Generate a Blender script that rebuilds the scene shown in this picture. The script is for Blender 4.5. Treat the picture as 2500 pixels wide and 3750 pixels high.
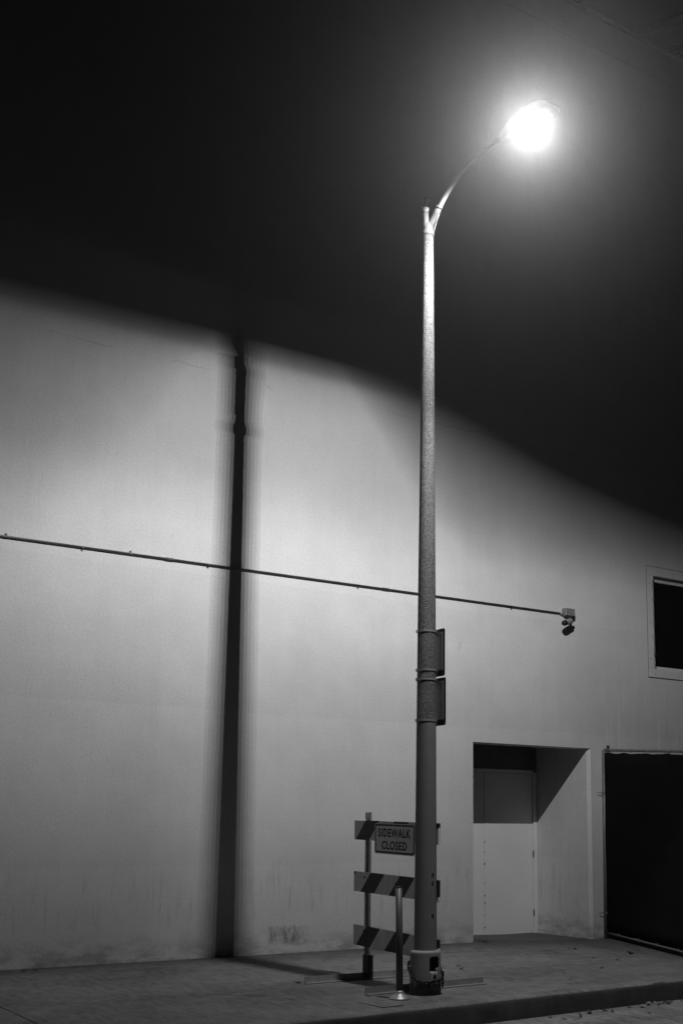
import bpy, bmesh, math, random
from mathutils import Vector, Matrix, noise as mnoise
random.seed(7)
for o in list(bpy.data.objects): bpy.data.objects.remove(o)
S = bpy.context.scene
COL = S.collection
PI = math.pi

# ------------------------------------------------------------------ camera
cam_d = bpy.data.cameras.new('camera')
cam = bpy.data.objects.new('camera', cam_d); COL.objects.link(cam)
cam_d.lens = 4318.9/3750*36; cam_d.sensor_width = 36; cam_d.sensor_fit = 'AUTO'
cam_d.shift_x = -0.0903; cam_d.shift_y = 0.1405
cam_d.clip_start = 0.05; cam_d.clip_end = 600
yaw, pitch, roll = math.radians(34.1738), math.radians(8.5701), math.radians(0.1776)
fw = Vector((math.sin(yaw)*math.cos(pitch), math.cos(yaw)*math.cos(pitch), math.sin(pitch)))
rt = Vector((math.cos(yaw), -math.sin(yaw), 0)); up = rt.cross(fw)
r2 = rt*math.cos(roll)+up*math.sin(roll); u2 = up*math.cos(roll)-rt*math.sin(roll)
cam.matrix_world = Matrix(((r2.x, u2.x, -fw.x, 0), (r2.y, u2.y, -fw.y, -13.0124), (r2.z, u2.z, -fw.z, 1.42), (0, 0, 0, 1)))
S.camera = cam

# ------------------------------------------------------------------ night sky (the photograph is black and white)
W = bpy.data.worlds.new('World'); S.world = W; W.use_nodes = True
wn = W.node_tree.nodes; wl = W.node_tree.links
sky = wn.new('ShaderNodeTexSky'); sky.sky_type = 'NISHITA'; sky.sun_disc = False
sky.sun_elevation = math.radians(-4); sky.sun_rotation = math.radians(200)
bw = wn.new('ShaderNodeRGBToBW'); bg = wn['Background']
wl.new(sky.outputs[0], bw.inputs[0]); wl.new(bw.outputs[0], bg.inputs[0])
bg.inputs[1].default_value = 0.0008

# ------------------------------------------------------------------ exposure
S.view_settings.view_transform = 'Standard'; S.view_settings.look = 'None'
S.view_settings.exposure = 0; S.view_settings.gamma = 1; S.view_settings.use_curve_mapping = False
S.cycles.use_denoising = True
S.cycles.max_bounces = 6; S.cycles.diffuse_bounces = 4; S.cycles.volume_bounces = 0
S.cycles.sample_clamp_indirect = 2.0

# ------------------------------------------------------------------ helpers
def tag(o, label, cat, group=None):
    o['label'] = label; o['category'] = cat
    if group: o['group'] = group
    return o
def thing(name, label, cat, loc=(0, 0, 0), rz=0, group=None):
    o = bpy.data.objects.new(name, None); COL.objects.link(o)
    o.location = loc; o.rotation_euler = (0, 0, rz); o.empty_display_size = 0.2
    return tag(o, label, cat, group)
def obj(name, bm, mat, parent=None, smooth=False, keep=True):
    """mesh object; the bmesh is in world space when keep (moved into the parent's frame)"""
    me = bpy.data.meshes.new(name); bm.normal_update(); bm.to_mesh(me); bm.free()
    if mat: me.materials.append(mat)
    if smooth:
        for p in me.polygons: p.use_smooth = True
    o = bpy.data.objects.new(name, me); COL.objects.link(o)
    if parent is not None:
        o.parent = parent
        if keep:
            M = Matrix.Identity(4); q = parent; chain = []
            while q is not None: chain.append(q); q = q.parent
            for q in reversed(chain): M = M @ (Matrix.Translation(q.location) @ q.rotation_euler.to_matrix().to_4x4())
            me.transform(M.inverted())
    return o
def inst(src, parent, loc, rot=(0, 0, 0), scale=None):
    o = src.copy(); COL.objects.link(o); o.parent = parent; o.location = loc; o.rotation_euler = rot
    if scale: o.scale = scale
    return o
def struct(o): o['kind'] = 'structure'; return o
def stuff(o): o['kind'] = 'stuff'; return o

def box(bm, a, b, bevel=0, seg=1):
    x0, y0, z0 = a; x1, y1, z1 = b
    vs = [bm.verts.new(p) for p in ((x0,y0,z0),(x1,y0,z0),(x1,y1,z0),(x0,y1,z0),(x0,y0,z1),(x1,y0,z1),(x1,y1,z1),(x0,y1,z1))]
    fs = [bm.faces.new([vs[i] for i in f]) for f in ((3,2,1,0),(4,5,6,7),(0,1,5,4),(1,2,6,5),(2,3,7,6),(3,0,4,7))]
    if bevel:
        es = list({e for f in fs for e in f.edges})
        bmesh.ops.bevel(bm, geom=es, offset=bevel, segments=seg, affect='EDGES', profile=0.5)
    return vs
def B(a, b, bevel=0, seg=1):
    bm = bmesh.new(); box(bm, a, b, bevel, seg); return bm
def obox(bm, c, ax, ay, az, sx, sy, sz):
    """oriented box: centre, three unit axes, full sizes"""
    c = Vector(c); ax = Vector(ax)*sx/2; ay = Vector(ay)*sy/2; az = Vector(az)*sz/2
    vs = [bm.verts.new(c+i*ax+j*ay+k*az) for k in (-1, 1) for (i, j) in ((-1,-1),(1,-1),(1,1),(-1,1))]
    for f in ((3,2,1,0),(4,5,6,7),(0,1,5,4),(1,2,6,5),(2,3,7,6),(3,0,4,7)): bm.faces.new([vs[i] for i in f])
def tube(bm, pts, rad, n=16, cap=True):
    pts = [Vector(p) for p in pts]
    rads = rad if isinstance(rad, (list, tuple)) else [rad]*len(pts)
    rings = []; ref = None
    for i, p in enumerate(pts):
        t = (pts[min(i+1, len(pts)-1)]-pts[max(i-1, 0)]).normalized()
        if ref is None: ref = Vector((0, 0, 1)) if abs(t.z) < .9 else Vector((1, 0, 0))
        a = (ref-t*ref.dot(t)).normalized(); b = t.cross(a); ref = a
        rings.append([bm.verts.new(p+rads[i]*(a*math.cos(2*PI*k/n)+b*math.sin(2*PI*k/n))) for k in range(n)])
    for r, s in zip(rings, rings[1:]):
        for k in range(n): bm.faces.new((r[k], r[(k+1) % n], s[(k+1) % n], s[k]))
    if cap: bm.faces.new(rings[0][::-1]); bm.faces.new(rings[-1])
def T(pts, rad, n=16, cap=True):
    bm = bmesh.new(); tube(bm, pts, rad, n, cap); return bm
def lathe(bm, prof, c=(0, 0, 0), n=32, cap=True):
    rings = [[bm.verts.new((c[0]+r*math.cos(2*PI*k/n), c[1]+r*math.sin(2*PI*k/n), c[2]+z)) for k in range(n)] for r, z in prof]
    for r, s in zip(rings, rings[1:]):
        for k in range(n): bm.faces.new((r[k], r[(k+1) % n], s[(k+1) % n], s[k]))
    if cap: bm.faces.new(rings[0][::-1]); bm.faces.new(rings[-1])
def Lz(prof, c=(0, 0, 0), n=32, cap=True):
    bm = bmesh.new(); lathe(bm, prof, c, n, cap); return bm
def quad(bm, *ps): return bm.faces.new([bm.verts.new(p) for p in ps])
def sstep(a, b, x):
    t = max(0, min(1, (x-a)/(b-a))); return t*t*(3-2*t)

# ------------------------------------------------------------------ materials
class NT:
    def __init__(s, m): s.t = m.node_tree; s.n = s.t.nodes; s.l = s.t.links
    def put(s, sock, v):
        if isinstance(v, bpy.types.NodeSocket): s.l.new(v, sock)
        else: sock.default_value = v
    def math(s, op, a, b=0.0, c=0.0, clamp=False):
        n = s.n.new('ShaderNodeMath'); n.operation = op; n.use_clamp = clamp
        s.put(n.inputs[0], a); s.put(n.inputs[1], b)
        if len(n.inputs) > 2: s.put(n.inputs[2], c)
        return n.outputs[0]
    def mr(s, v, a, b, c=0.0, d=1.0, mode='SMOOTHSTEP'):
        n = s.n.new('ShaderNodeMapRange'); n.interpolation_type = mode; n.clamp = True if mode == 'LINEAR' else n.clamp
        s.put(n.inputs[0], v); s.put(n.inputs[1], a); s.put(n.inputs[2], b); s.put(n.inputs[3], c); s.put(n.inputs[4], d)
        return n.outputs[0]
    def noise(s, vec, scale, detail=3, rough=.55):
        n = s.n.new('ShaderNodeTexNoise'); n.inputs['Scale'].default_value = scale
        n.inputs['Detail'].default_value = detail; n.inputs['Roughness'].default_value = rough
        if vec is not None: s.l.new(vec, n.inputs['Vector'])
        return n.outputs[0]
    def vor(s, vec, scale, feature='F1', out='Distance'):
        n = s.n.new('ShaderNodeTexVoronoi'); n.feature = feature; n.inputs['Scale'].default_value = scale
        if vec is not None: s.l.new(vec, n.inputs['Vector'])
        return n.outputs[out]
    def pos(s): return s.n.new('ShaderNodeNewGeometry').outputs['Position']
    def ocoord(s): return s.n.new('ShaderNodeTexCoord').outputs['Object']
    def sep(s, v):
        n = s.n.new('ShaderNodeSeparateXYZ'); s.l.new(v, n.inputs[0]); return n.outputs
    def comb(s, x, y, z):
        n = s.n.new('ShaderNodeCombineXYZ'); s.put(n.inputs[0], x); s.put(n.inputs[1], y); s.put(n.inputs[2], z); return n.outputs[0]
    def scale(s, v, k):
        n = s.n.new('ShaderNodeVectorMath'); n.operation = 'MULTIPLY'; s.l.new(v, n.inputs[0]); n.inputs[1].default_value = k; return n.outputs[0]
    def grey(s, v):
        n = s.n.new('ShaderNodeCombineColor'); 
        for i in range(3): s.put(n.inputs[i], v)
        return n.outputs[0]
    def bump(s, h, strength, dist):
        n = s.n.new('ShaderNodeBump'); n.inputs['Strength'].default_value = strength; n.inputs['Distance'].default_value = dist
        s.l.new(h, n.inputs['Height']); return n.outputs[0]
def newmat(name):
    m = bpy.data.materials.new(name); m.use_nodes = True
    return m, NT(m), m.node_tree.nodes['Principled BSDF']
def simple(name, v, rough=.6, metal=0, var=.18, scale=6, bump=.0, bscale=60, bdist=.003, spec=.4):
    """plain grey paint / metal with patchy tone, uneven gloss and fine relief"""
    m, t, p = newmat(name); c = t.ocoord()
    n1 = t.noise(c, scale, 4, .6); n2 = t.noise(c, scale*7, 3, .6)
    k = t.math('ADD', t.math('MULTIPLY', n1, .7), t.math('MULTIPLY', n2, .3))
    t.l.new(t.grey(t.mr(k, .3, .7, v*(1-var), v*(1+var), 'LINEAR')), p.inputs['Base Color'])
    t.put(p.inputs['Roughness'], t.mr(n2, .3, .7, rough*.85, min(1, rough*1.15), 'LINEAR'))
    p.inputs['Metallic'].default_value = metal; p.inputs['Specular IOR Level'].default_value = spec
    if bump: t.l.new(t.bump(t.noise(c, bscale, 4, .6), bump, bdist), p.inputs['Normal'])
    return m

def wall_mat():
    m, t, p = newmat('painted_stucco'); g = t.pos(); x, y, z = t.sep(g)[:3]
    base = .60
    n1 = t.noise(g, .55, 4, .55); n2 = t.noise(g, 3.2, 3, .6)
    tone = t.math('ADD', t.mr(n1, .3, .7, -.055, .055, 'LINEAR'), t.mr(n2, .3, .7, -.018, .018, 'LINEAR'))
    # faint vertical roller / run marks
    sv = t.noise(t.scale(g, (9, 9, .35)), 1.0, 2, .6)
    tone = t.math('ADD', tone, t.mr(sv, .35, .65, -.008, .008, 'LINEAR'))
    fine = t.noise(g, 42, 2, .75)
    tone = t.math('ADD', tone, t.mr(fine, .3, .7, -.062, .062, 'LINEAR'))
    # old paint courses: tone steps at wavering heights
    wob = t.math('MULTIPLY', t.math('SUBTRACT', t.noise(g, .5, 2), .5), .12)
    zz = t.math('ADD', z, wob)
    for h, d in ((2.86, .034), (4.48, -.032), (1.05, .03)):
        tone = t.math('ADD', tone, t.mr(zz, h-.012, h+.012, d, 0.0))
    # splash dirt: dark run stains of their own shape low on the wall
    runs = t.noise(t.scale(g, (14, 14, 1.6)), 1.0, 3, .65)
    low = t.math('MULTIPLY', t.mr(z, .25, .62), t.mr(z, 1.25, .70))
    tone = t.math('SUBTRACT', tone, t.math('MULTIPLY', t.math('MULTIPLY', t.mr(runs, .52, .72), low), .16))
    grime = t.noise(t.scale(g, (3, 3, 7)), 1.0, 3, .65)
    tone = t.math('SUBTRACT', tone, t.math('MULTIPLY', t.math('MULTIPLY', t.mr(grime, .34, .66), t.mr(z, .38, .0)), .30))
    # drips under the right-hand window
    dr = t.noise(t.scale(g, (10, 10, .7)), 1.3, 3, .65)
    dm = t.math('MULTIPLY', t.mr(x, 11.2, 12.3), t.math('MULTIPLY', t.mr(z, 2.0, 2.5), t.mr(z, 4.2, 3.2)))
    tone = t.math('ADD', tone, t.math('MULTIPLY', t.math('MULTIPLY', t.mr(dr, .5, .72), dm), .11))
    # brushed-out smear by the barricade: fan of dry strokes
    fan = t.math('ADD', t.math('MULTIPLY', x, 21.0), t.math('MULTIPLY', t.math('SUBTRACT', x, 6.70), t.math('MULTIPLY', z, -16.0)))
    st = t.noise(t.comb(fan, 0.0, t.math('MULTIPLY', z, 3.2)), 1.0, 4, .7)
    zt = t.math('ADD', .305, t.math('MULTIPLY', t.math('SUBTRACT', t.noise(t.comb(t.math('MULTIPLY', x, 17.0), 0.0, 0.0), 1.0, 2), .5), .16))
    msk = t.math('MULTIPLY', t.math('MULTIPLY', t.mr(x, 6.45, 6.475), t.mr(x, 7.12, 6.75)),
                 t.math('MULTIPLY', t.mr(z, .06, .17), t.mr(t.math('SUBTRACT', z, zt), .03, -.02)))
    tone = t.math('SUBTRACT', tone, t.math('MULTIPLY', t.math('MULTIPLY', msk, t.mr(st, .40, .62)), .36))
    # hairline cracks: one long wandering horizontal crack, plus fine crazing
    cz = t.math('SUBTRACT', z, t.math('ADD', 7.07, t.math('MULTIPLY', t.math('SUBTRACT', t.noise(t.comb(x, 0.0, 3.0), 1.6, 5, .6), .5), .16)))
    line = t.mr(t.math('ABSOLUTE', cz), .011, .003)
    line = t.math('MULTIPLY', line, t.mr(t.noise(t.comb(x, 4.0, 0.0), .9, 3), .44, .56))
    vor = t.vor(t.math and t.comb(t.math('ADD', x, t.math('MULTIPLY', n2, .3)), 0.0, t.math('ADD', z, t.math('MULTIPLY', n1, .4))), 1.7, 'DISTANCE_TO_EDGE')
    cr = t.math('MULTIPLY', t.mr(vor, .006, .001), t.mr(t.noise(g, 2.3, 3), .60, .68))
    crack = t.math('MAXIMUM', line, cr)
    tone = t.math('SUBTRACT', tone, t.math('MULTIPLY', crack, .14))
    # specks and chips
    sp = t.vor(t.comb(x, 0.0, z), 6.0); spm = t.math('MULTIPLY', t.mr(sp, .055, .03), t.mr(t.noise(g, 1.1, 2), .55, .62))
    tone = t.math('SUBTRACT', tone, t.math('MULTIPLY', spm, .25))
    col = t.math('MULTIPLY', t.math('ADD', 1.0, t.math('MULTIPLY', tone, 1.5)), base)
    t.l.new(t.grey(col), p.inputs['Base Color'])
    p.inputs['Roughness'].default_value = .8; p.inputs['Specular IOR Level'].default_value = .25
    h = t.noise(g, 34, 4, .62)
    t.l.new(t.bump(h, .34, .006), p.inputs['Normal'])
    return m
def concrete(name, v, scale=1.0):
    m, t, p = newmat(name); g = t.pos(); x, y, z = t.sep(g)[:3]
    n0 = t.noise(g, .8*scale, 5, .62); n1 = t.noise(t.scale(g, (2.2, 4, 1)), 1.0, 5, .65); n2 = t.noise(g, 52, 3, .7)
    tone = t.math('ADD', t.mr(n0, .3, .7, -.30, .24, 'LINEAR'), t.mr(n1, .3, .7, -.17, .15, 'LINEAR'))
    tone = t.math('ADD', tone, t.mr(n2, .3, .7, -.28, .28, 'LINEAR'))
    n3 = t.noise(t.scale(g, (15, 4.5, 1)), 1.0, 4, .7)
    tone = t.math('ADD', tone, t.mr(n3, .3, .7, -.38, .38, 'LINEAR'))
    gum = t.vor(t.comb(x, y, 0.0), 2.2); gm = t.math('MULTIPLY', t.mr(gum, .07, .05), t.mr(t.noise(g, 1.7, 2), .5, .56))
    tone = t.math('SUBTRACT', tone, t.math('MULTIPLY', gm, .35))
    # long faint shrinkage cracks
    warp = t.comb(t.math('ADD', x, t.math('MULTIPLY', n0, .7)), t.math('ADD', y, t.math('MULTIPLY', n1, .4)), 0.0)
    cv = t.vor(warp, .42, 'DISTANCE_TO_EDGE')
    cr = t.math('MULTIPLY', t.mr(cv, .006, .0015), t.mr(t.noise(g, 1.2, 3), .48, .56))
    tone = t.math('SUBTRACT', tone, t.math('MULTIPLY', cr, .5))
    t.l.new(t.grey(t.math('MULTIPLY', t.math('ADD', 1.0, tone), v)), p.inputs['Base Color'])
    t.put(p.inputs['Roughness'], t.mr(n2, .3, .7, .68, .9, 'LINEAR')); p.inputs['Specular IOR Level'].default_value = .35
    h = t.noise(g, 45, 4, .65)
    t.l.new(t.bump(h, .55, .006), p.inputs['Normal'])
    return m
def aggregate(name, lo, hi, stone=125, strength=1.0, dist=.006):
    m, t, p = newmat(name); g = t.ocoord()
    w = t.scale(g, (1, 1, .8))
    d = t.vor(w, stone); cid = t.vor(w, stone, 'F1', 'Color')
    n = t.sep(cid)[0]; big = t.noise(g, 1.4, 3)
    v = t.math('MULTIPLY', t.mr(n, 0, 1, lo, hi, 'LINEAR'), t.mr(big, .3, .7, .85, 1.12, 'LINEAR'))
    v = t.math('MULTIPLY', v, t.mr(d, .25, .62, 1.0, .55))
    t.l.new(t.grey(v), p.inputs['Base Color'])
    p.inputs['Roughness'].default_value = .55; p.inputs['Specular IOR Level'].default_value = .5
    t.l.new(t.bump(t.math('SUBTRACT', t.math('MULTIPLY', n, .6), d), strength, dist), p.inputs['Normal'])
    return m
def base_mat():
    m, t, p = newmat('painted_base'); g = t.ocoord(); x, y, z = t.sep(g)[:3]
    n = t.noise(g, 7, 5, .6); n2 = t.noise(t.scale(g, (30, 30, 6)), 1.0, 4, .6)
    tar = t.mr(t.math('ADD', z, t.math('MULTIPLY', t.math('SUBTRACT', n2, .5), .22)), .125, .085)
    v = t.math('MULTIPLY', t.mr(n, .3, .7, .19, .27, 'LINEAR'), t.math('SUBTRACT', 1.0, t.math('MULTIPLY', tar, .80)))
    t.l.new(t.grey(v), p.inputs['Base Color']); p.inputs['Roughness'].default_value = .65
    t.l.new(t.bump(t.noise(g, 60, 4, .6), .3, .004), p.inputs['Normal'])
    return m
def stripe_mat(start):
    m, t, p = newmat('barricade_stripes'); g = t.ocoord(); x, y, z = t.sep(g)[:3]
    u = t.math('SUBTRACT', t.math('SUBTRACT', 3.2, y), z)
    s = t.math('FRACT', t.math('DIVIDE', t.math('ADD', u, 5.5-start), .55))
    k = t.math('MULTIPLY', t.mr(s, .0, .012), t.mr(s, .488, .5, 1.0, 0.0))
    n = t.noise(g, 9, 5, .65)
    v = t.math('MULTIPLY', t.mr(k, 0, 1, .76, .022, 'LINEAR'), t.mr(n, .3, .7, .82, 1.12, 'LINEAR'))
    t.l.new(t.grey(v), p.inputs['Base Color']); p.inputs['Roughness'].default_value = .55
    return m
def glass_mat():
    m, t, p = newmat('dull_bulb_glass')
    p.inputs['Base Color'].default_value = (.5, .5, .5, 1); p.inputs['Roughness'].default_value = .08
    p.inputs['Transmission Weight'].default_value = 1; p.inputs['IOR'].default_value = 1.12
    return m
def emit(name, e):
    m = bpy.data.materials.new(name); m.use_nodes = True; t = m.node_tree; t.nodes.clear()
    a = t.nodes.new('ShaderNodeEmission'); a.inputs[0].default_value = (1, 1, 1, 1); a.inputs[1].default_value = e
    o = t.nodes.new('ShaderNodeOutputMaterial'); t.links.new(a.outputs[0], o.inputs[0]); return m

M_wall = wall_mat()
M_walk = concrete('sidewalk_concrete', .12)
M_kerb = concrete('kerb_concrete', .13, 1.6)
M_kpaint = simple('kerb_paint', .045, .75, 0, .45, 5, .3, 40, .004)
M_gut = concrete('gutter_concrete', .15, 1.3)
M_joint = simple('joint_dirt', .025, .95)
M_road = concrete('road_asphalt', .06, 1.2)
M_agg = aggregate('exposed_aggregate', .06, .25)
M_polep = simple('painted_shaft', .175, .6, 0, .10, 5, .5, 45, .004)
M_base = base_mat()
M_enamel_dim = simple('dimmed_enamel', .13, .45, 0, .08, 5, .1)  # white enamel darkened in colour to hold tone under the close lamp
M_galv = simple('galvanised_steel', .34, .45, .55, .2, 14, .1)
M_pipe = simple('conduit_steel', .10, .35, .7, .25, 8)
M_dark = simple('dark_painted_steel', .045, .5, .2, .3, 10, .1)
M_black = simple('black_iron', .018, .45, .5, .4, 20, .2)
M_rust = simple('rust', .05, .9, 0, .5, 40, .4)
M_hole = simple('hole_shade', .008, .95)  # near-black colour standing in for the shade inside holes
M_signw = simple('sign_sheeting', .86, .5, 0, .08, 6)
M_signk = simple('sign_black', .008, .5, 0, .1, 6)
M_alu = simple('aluminium_sheet', .36, .5, .5, .15, 9)
M_door = simple('door_paint', .72, .5, 0, .05, 2.2, .15, 40)
M_trim = simple('window_paint', .6, .6, 0, .07, 4, .15, 30)
M_pane = simple('dark_glass', .006, .12, 0, .2, 2, spec=.3)
M_cloth = simple('black_mesh_cloth', .008, .95, 0, .35, 3, .35, 300, .002, spec=.04)
M_leaf1 = simple('dry_leaf_dark', .07, .85, 0, .4, 30, .3)
M_leaf2 = simple('dry_leaf_pale', .17, .8, 0, .3, 30, .3)
M_tower = simple('tower_plaster', .42, .85, 0, .1, .6)
M_glass = glass_mat()

# ------------------------------------------------------------------ ground
def kerb_y(x): return -4.72+.06*(x-4.9)           # the kerb runs slightly askew to the wall
def gz(x, y):                                      # the walk dips towards a driveway on the right
    z = -.055*sstep(9.0, 11.4, x)
    z -= .10*max(0, -y)*sstep(10.0, 11.9, x)*sstep(-4.4, -1.6, y) if y > -4.4 else 0
    return z
TOP = .225                                         # width of the kerb's top
JOINTS = [-24.7, -17.85, -11.0, -4.15, 2.70, 9.55, 16.4, 23.25, 30.1, 36.95]

bm = bmesh.new()
quad(bm, (-60, -70, -.205), (80, -70, -.205), (80, kerb_y(80)-1.0, -.205), (-60, kerb_y(-60)-1.0, -.205))
struct(obj('road', bm, M_road))
bm = bmesh.new(); N = 60
rows = [(-1.04, -.196), (-1.02, -.194), (-.5, -.188), (-.0, -.180), (.12, -.180)]
for i in range(N):
    xa, xb = -60+140*i/N, -60+140*(i+1)/N
    for (o0, z0), (o1, z1) in zip(rows, rows[1:]):
        quad(bm, (xa, kerb_y(xa)+o0, z0), (xb, kerb_y(xb)+o0, z0), (xb, kerb_y(xb)+o1, z1), (xa, kerb_y(xa)+o1, z1))
struct(obj('gutter', bm, M_gut))
bm = bmesh.new()                                   # bedding seen down the joints, and the ground under the building
quad(bm, (-60, kerb_y(-60)+.05, -.30), (80, kerb_y(80)+.05, -.30), (80, 70, -.30), (-60, 70, -.30))
walk = struct(obj('sidewalk', bm, M_joint))
def slab(x0, x1, yf, yb, n, m, mat=M_walk, g=.006):
    bm = bmesh.new(); V = []
    for j in range(m+1):
        row = []
        for i in range(n+1):
            x = x0+g+(x1-x0-2*g)*i/n; a = yf(x)+g; b = yb(x)-g; y = a+(b-a)*j/m
            e = -.004 if i in (0, n) or j in (0, m) else 0
            row.append(bm.verts.new((x, y, gz(x, y)+e)))
        V.append(row)
    for j in range(m):
        for i in range(n): bm.faces.new((V[j][i], V[j][i+1], V[j+1][i+1], V[j+1][i]))
    ring = [V[0][i] for i in range(n+1)]+[V[j][n] for j in range(1, m+1)]+[V[m][i] for i in range(n-1, -1, -1)]+[V[j][0] for j in range(m-1, 0, -1)]
    lowr = [bm.verts.new((v.co.x, v.co.y, v.co.z-.10)) for v in ring]
    for k in range(len(ring)): bm.faces.new((ring[k-1], lowr[k-1], lowr[k], ring[k]))
    return bm
for a, b in zip(JOINTS, JOINTS[1:]):
    n = 28 if 0 < b < 20 else 6
    obj('slab', slab(a, b, lambda x: kerb_y(x)+TOP, lambda x: -.012-.010*mnoise.noise(Vector((x*4.3, 0, 0)))-.006*mnoise.noise(Vector((x*13, 2, 0))), n*2, 14), M_walk, walk)
obj('threshold_slab', slab(9.49, 11.55, lambda x: -.004, lambda x: 1.23, 8, 5), M_walk, walk)
# kerb: cast lengths with a worn rounded arris
kerb = None
def kerb_len(x0, x1):
    bm = bmesh.new(); n = 40 if 0 < x1 < 20 else 6; rings = []
    prof = [(TOP-.006, -.16), (TOP-.006, -.004), (TOP-.012, 0), (.06, .001), (.03, -.002), (.012, -.012), (.003, -.028), (0, -.045), (-.012, -.10), (-.022, -.26)]
    for i in range(n+1):
        x = x0+.004+(x1-x0-.008)*i/n; ring = []
        for o, z in prof:
            w = mnoise.noise(Vector((x*3.1, o*5, z*6)))*.006+mnoise.noise(Vector((x*11, o*9, z*9)))*.003
            if o > .1: w = 0
            ring.append(bm.verts.new((x, kerb_y(x)+o+w, z+w*.5)))
        rings.append(ring)
    for r, s in zip(rings, rings[1:]):
        for k in range(len(prof)-1): bm.faces.new((r[k], s[k], s[k+1], r[k+1]))
    bm.faces.new(rings[0]); bm.faces.new(rings[-1][::-1])
    return bm
bm = bmesh.new(); quad(bm, (-60, kerb_y(-60)+.01, -.29), (80, kerb_y(80)+.01, -.29), (80, kerb_y(80)+.2, -.29), (-60, kerb_y(-60)+.2, -.29))
kerb = struct(obj('kerb', bm, M_joint))
for a, b in zip(JOINTS, JOINTS[1:]):
    ks = obj('kerb_stone', kerb_len(a, b), M_kerb, kerb, smooth=True); ks.data.materials.append(M_kpaint)
    for p in ks.data.polygons:                      # dark-painted face below the arris, chipped at the edge
        if p.center.z < -.012+.010*mnoise.noise(Vector((p.center.x*6, 0, 0))): p.material_index = 1

# ------------------------------------------------------------------ the building
bld = thing('building', 'long pale stucco building with a recessed door, lit by the street lamp', 'building', (8, 0, 0))
X0, X1, ZT = -24, 37, 14.62
DX0, DX1, DZ, DD = 9.48, 11.56, 2.66, 1.2          # door recess
WX0, WX1, WZ0, WZ1 = 12.955, 14.75, 3.955, 5.415   # window opening
bm = bmesh.new(); CH = .045
def wq(x0, x1, z0, z1, y=0): quad(bm, (x0, y, z0), (x1, y, z0), (x1, y, z1), (x0, y, z1))
wq(X0, DX0, -.3, DZ); wq(DX1+CH, WX0, -.3, DZ); wq(WX0, X1, -.3, DZ)
wq(X0, DX0, DZ, WZ0); wq(DX0, DX1, DZ, WZ0); quad(bm, (DX1, 0, DZ), (DX1+CH, 0, DZ), (DX1+CH, 0, WZ0), (DX1, 0, WZ0)); wq(DX1+CH, WX0, DZ, WZ0); wq(WX0, X1, DZ, WZ0)
wq(X0, WX0, WZ0, WZ1); wq(WX1, X1, WZ0, WZ1); wq(X0, X1, WZ1, ZT)
# recess: left cheek, chamfered right cheek, back, lip of the lintel and ceiling
quad(bm, (DX0, 0, -.3), (DX0, 0, DZ), (DX0, DD, 2.84), (DX0, DD, -.3))
quad(bm, (DX1, CH, -.3), (DX1, DD, -.3), (DX1, DD, DZ), (DX1, CH, DZ))
quad(bm, (DX1+CH, 0, -.3), (DX1, CH, -.3), (DX1, CH, DZ), (DX1+CH, 0, DZ))
quad(bm, (DX0, 0, DZ), (DX1, 0, DZ), (DX1, .30, DZ), (DX0, .30, DZ))
quad(bm, (DX1, 0, DZ), (DX1+CH, 0, DZ), (DX1, CH, DZ), (DX1, 0.02, DZ))
quad(bm, (DX0, .30, DZ), (DX1, .30, DZ), (DX1, .30, 2.84), (DX0, .30, 2.84))
quad(bm, (DX1, .30, DZ), (DX1, DD, DZ), (DX1, DD, 2.84), (DX1, .30, 2.84))
quad(bm, (DX0, DD+.12, -.3), (DX1, DD+.12, -.3), (DX1, DD+.12, 2.36), (DX0, DD+.12, 2.36))
# window reveal
for a, b in (((WX0, WZ0), (WX0, WZ1)), ((WX0, WZ1), (WX1, WZ1)), ((WX1, WZ1), (WX1, WZ0)), ((WX1, WZ0), (WX0, WZ0))):
    quad(bm, (a[0], 0, a[1]), (a[0], .25, a[1]), (b[0], .25, b[1]), (b[0], 0, b[1]))
# ends and back of the block
quad(bm, (X0, 0, -.3), (X0, 30, -.3), (X0, 30, ZT), (X0, 0, ZT)); quad(bm, (X1, 0, -.3), (X1, 30, -.3), (X1, 30, ZT), (X1, 0, ZT))
quad(bm, (X0, 30, -.3), (X1, 30, -.3), (X1, 30, ZT), (X0, 30, ZT))
obj('wall', bm, M_wall, bld)
obj('roof', B((X0+.3, .35, 14.1), (X1-.3, 29.7, 14.2)), M_dark, bld)
bm = B((X0-.02, -.035, ZT-.02), (X1+.02, .36, ZT+.07), .012); obj('coping', bm, M_wall, bld)
obj('parapet_band', B((X0, -.018, 14.05), (X1, .0-.0005, 14.30), .006), M_wall, bld)
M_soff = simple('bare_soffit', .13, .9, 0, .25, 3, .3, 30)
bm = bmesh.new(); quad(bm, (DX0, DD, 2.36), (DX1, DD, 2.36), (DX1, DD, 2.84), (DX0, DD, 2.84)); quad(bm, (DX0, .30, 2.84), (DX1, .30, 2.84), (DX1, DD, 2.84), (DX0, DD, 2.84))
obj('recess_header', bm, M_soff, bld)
# access hatch at the left edge
hat = bmesh.new(); pts = []
hx0, hx1, hz0, hz1, rr = 2.95, 3.44, .565, 1.04, .035
for cx, cz, a0 in ((hx1-rr, hz1-rr, 0), (hx0+rr, hz1-rr, 90), (hx0+rr, hz0+rr, 180), (hx1-rr, hz0+rr, 270)):
    for k in range(6):
        a = math.radians(a0+90*k/5); pts.append((cx+rr*math.cos(a), cz+rr*math.sin(a)))
f = [hat.verts.new((x, -.004, z)) for x, z in pts]; bk = [hat.verts.new((x, 0.002, z)) for x, z in pts]
hat.faces.new(f[::-1])
for k in range(len(f)): hat.faces.new((f[k-1], f[k], bk[k], bk[k-1]))
ho = obj('access_hatch', hat, M_wall, bld)
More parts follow.
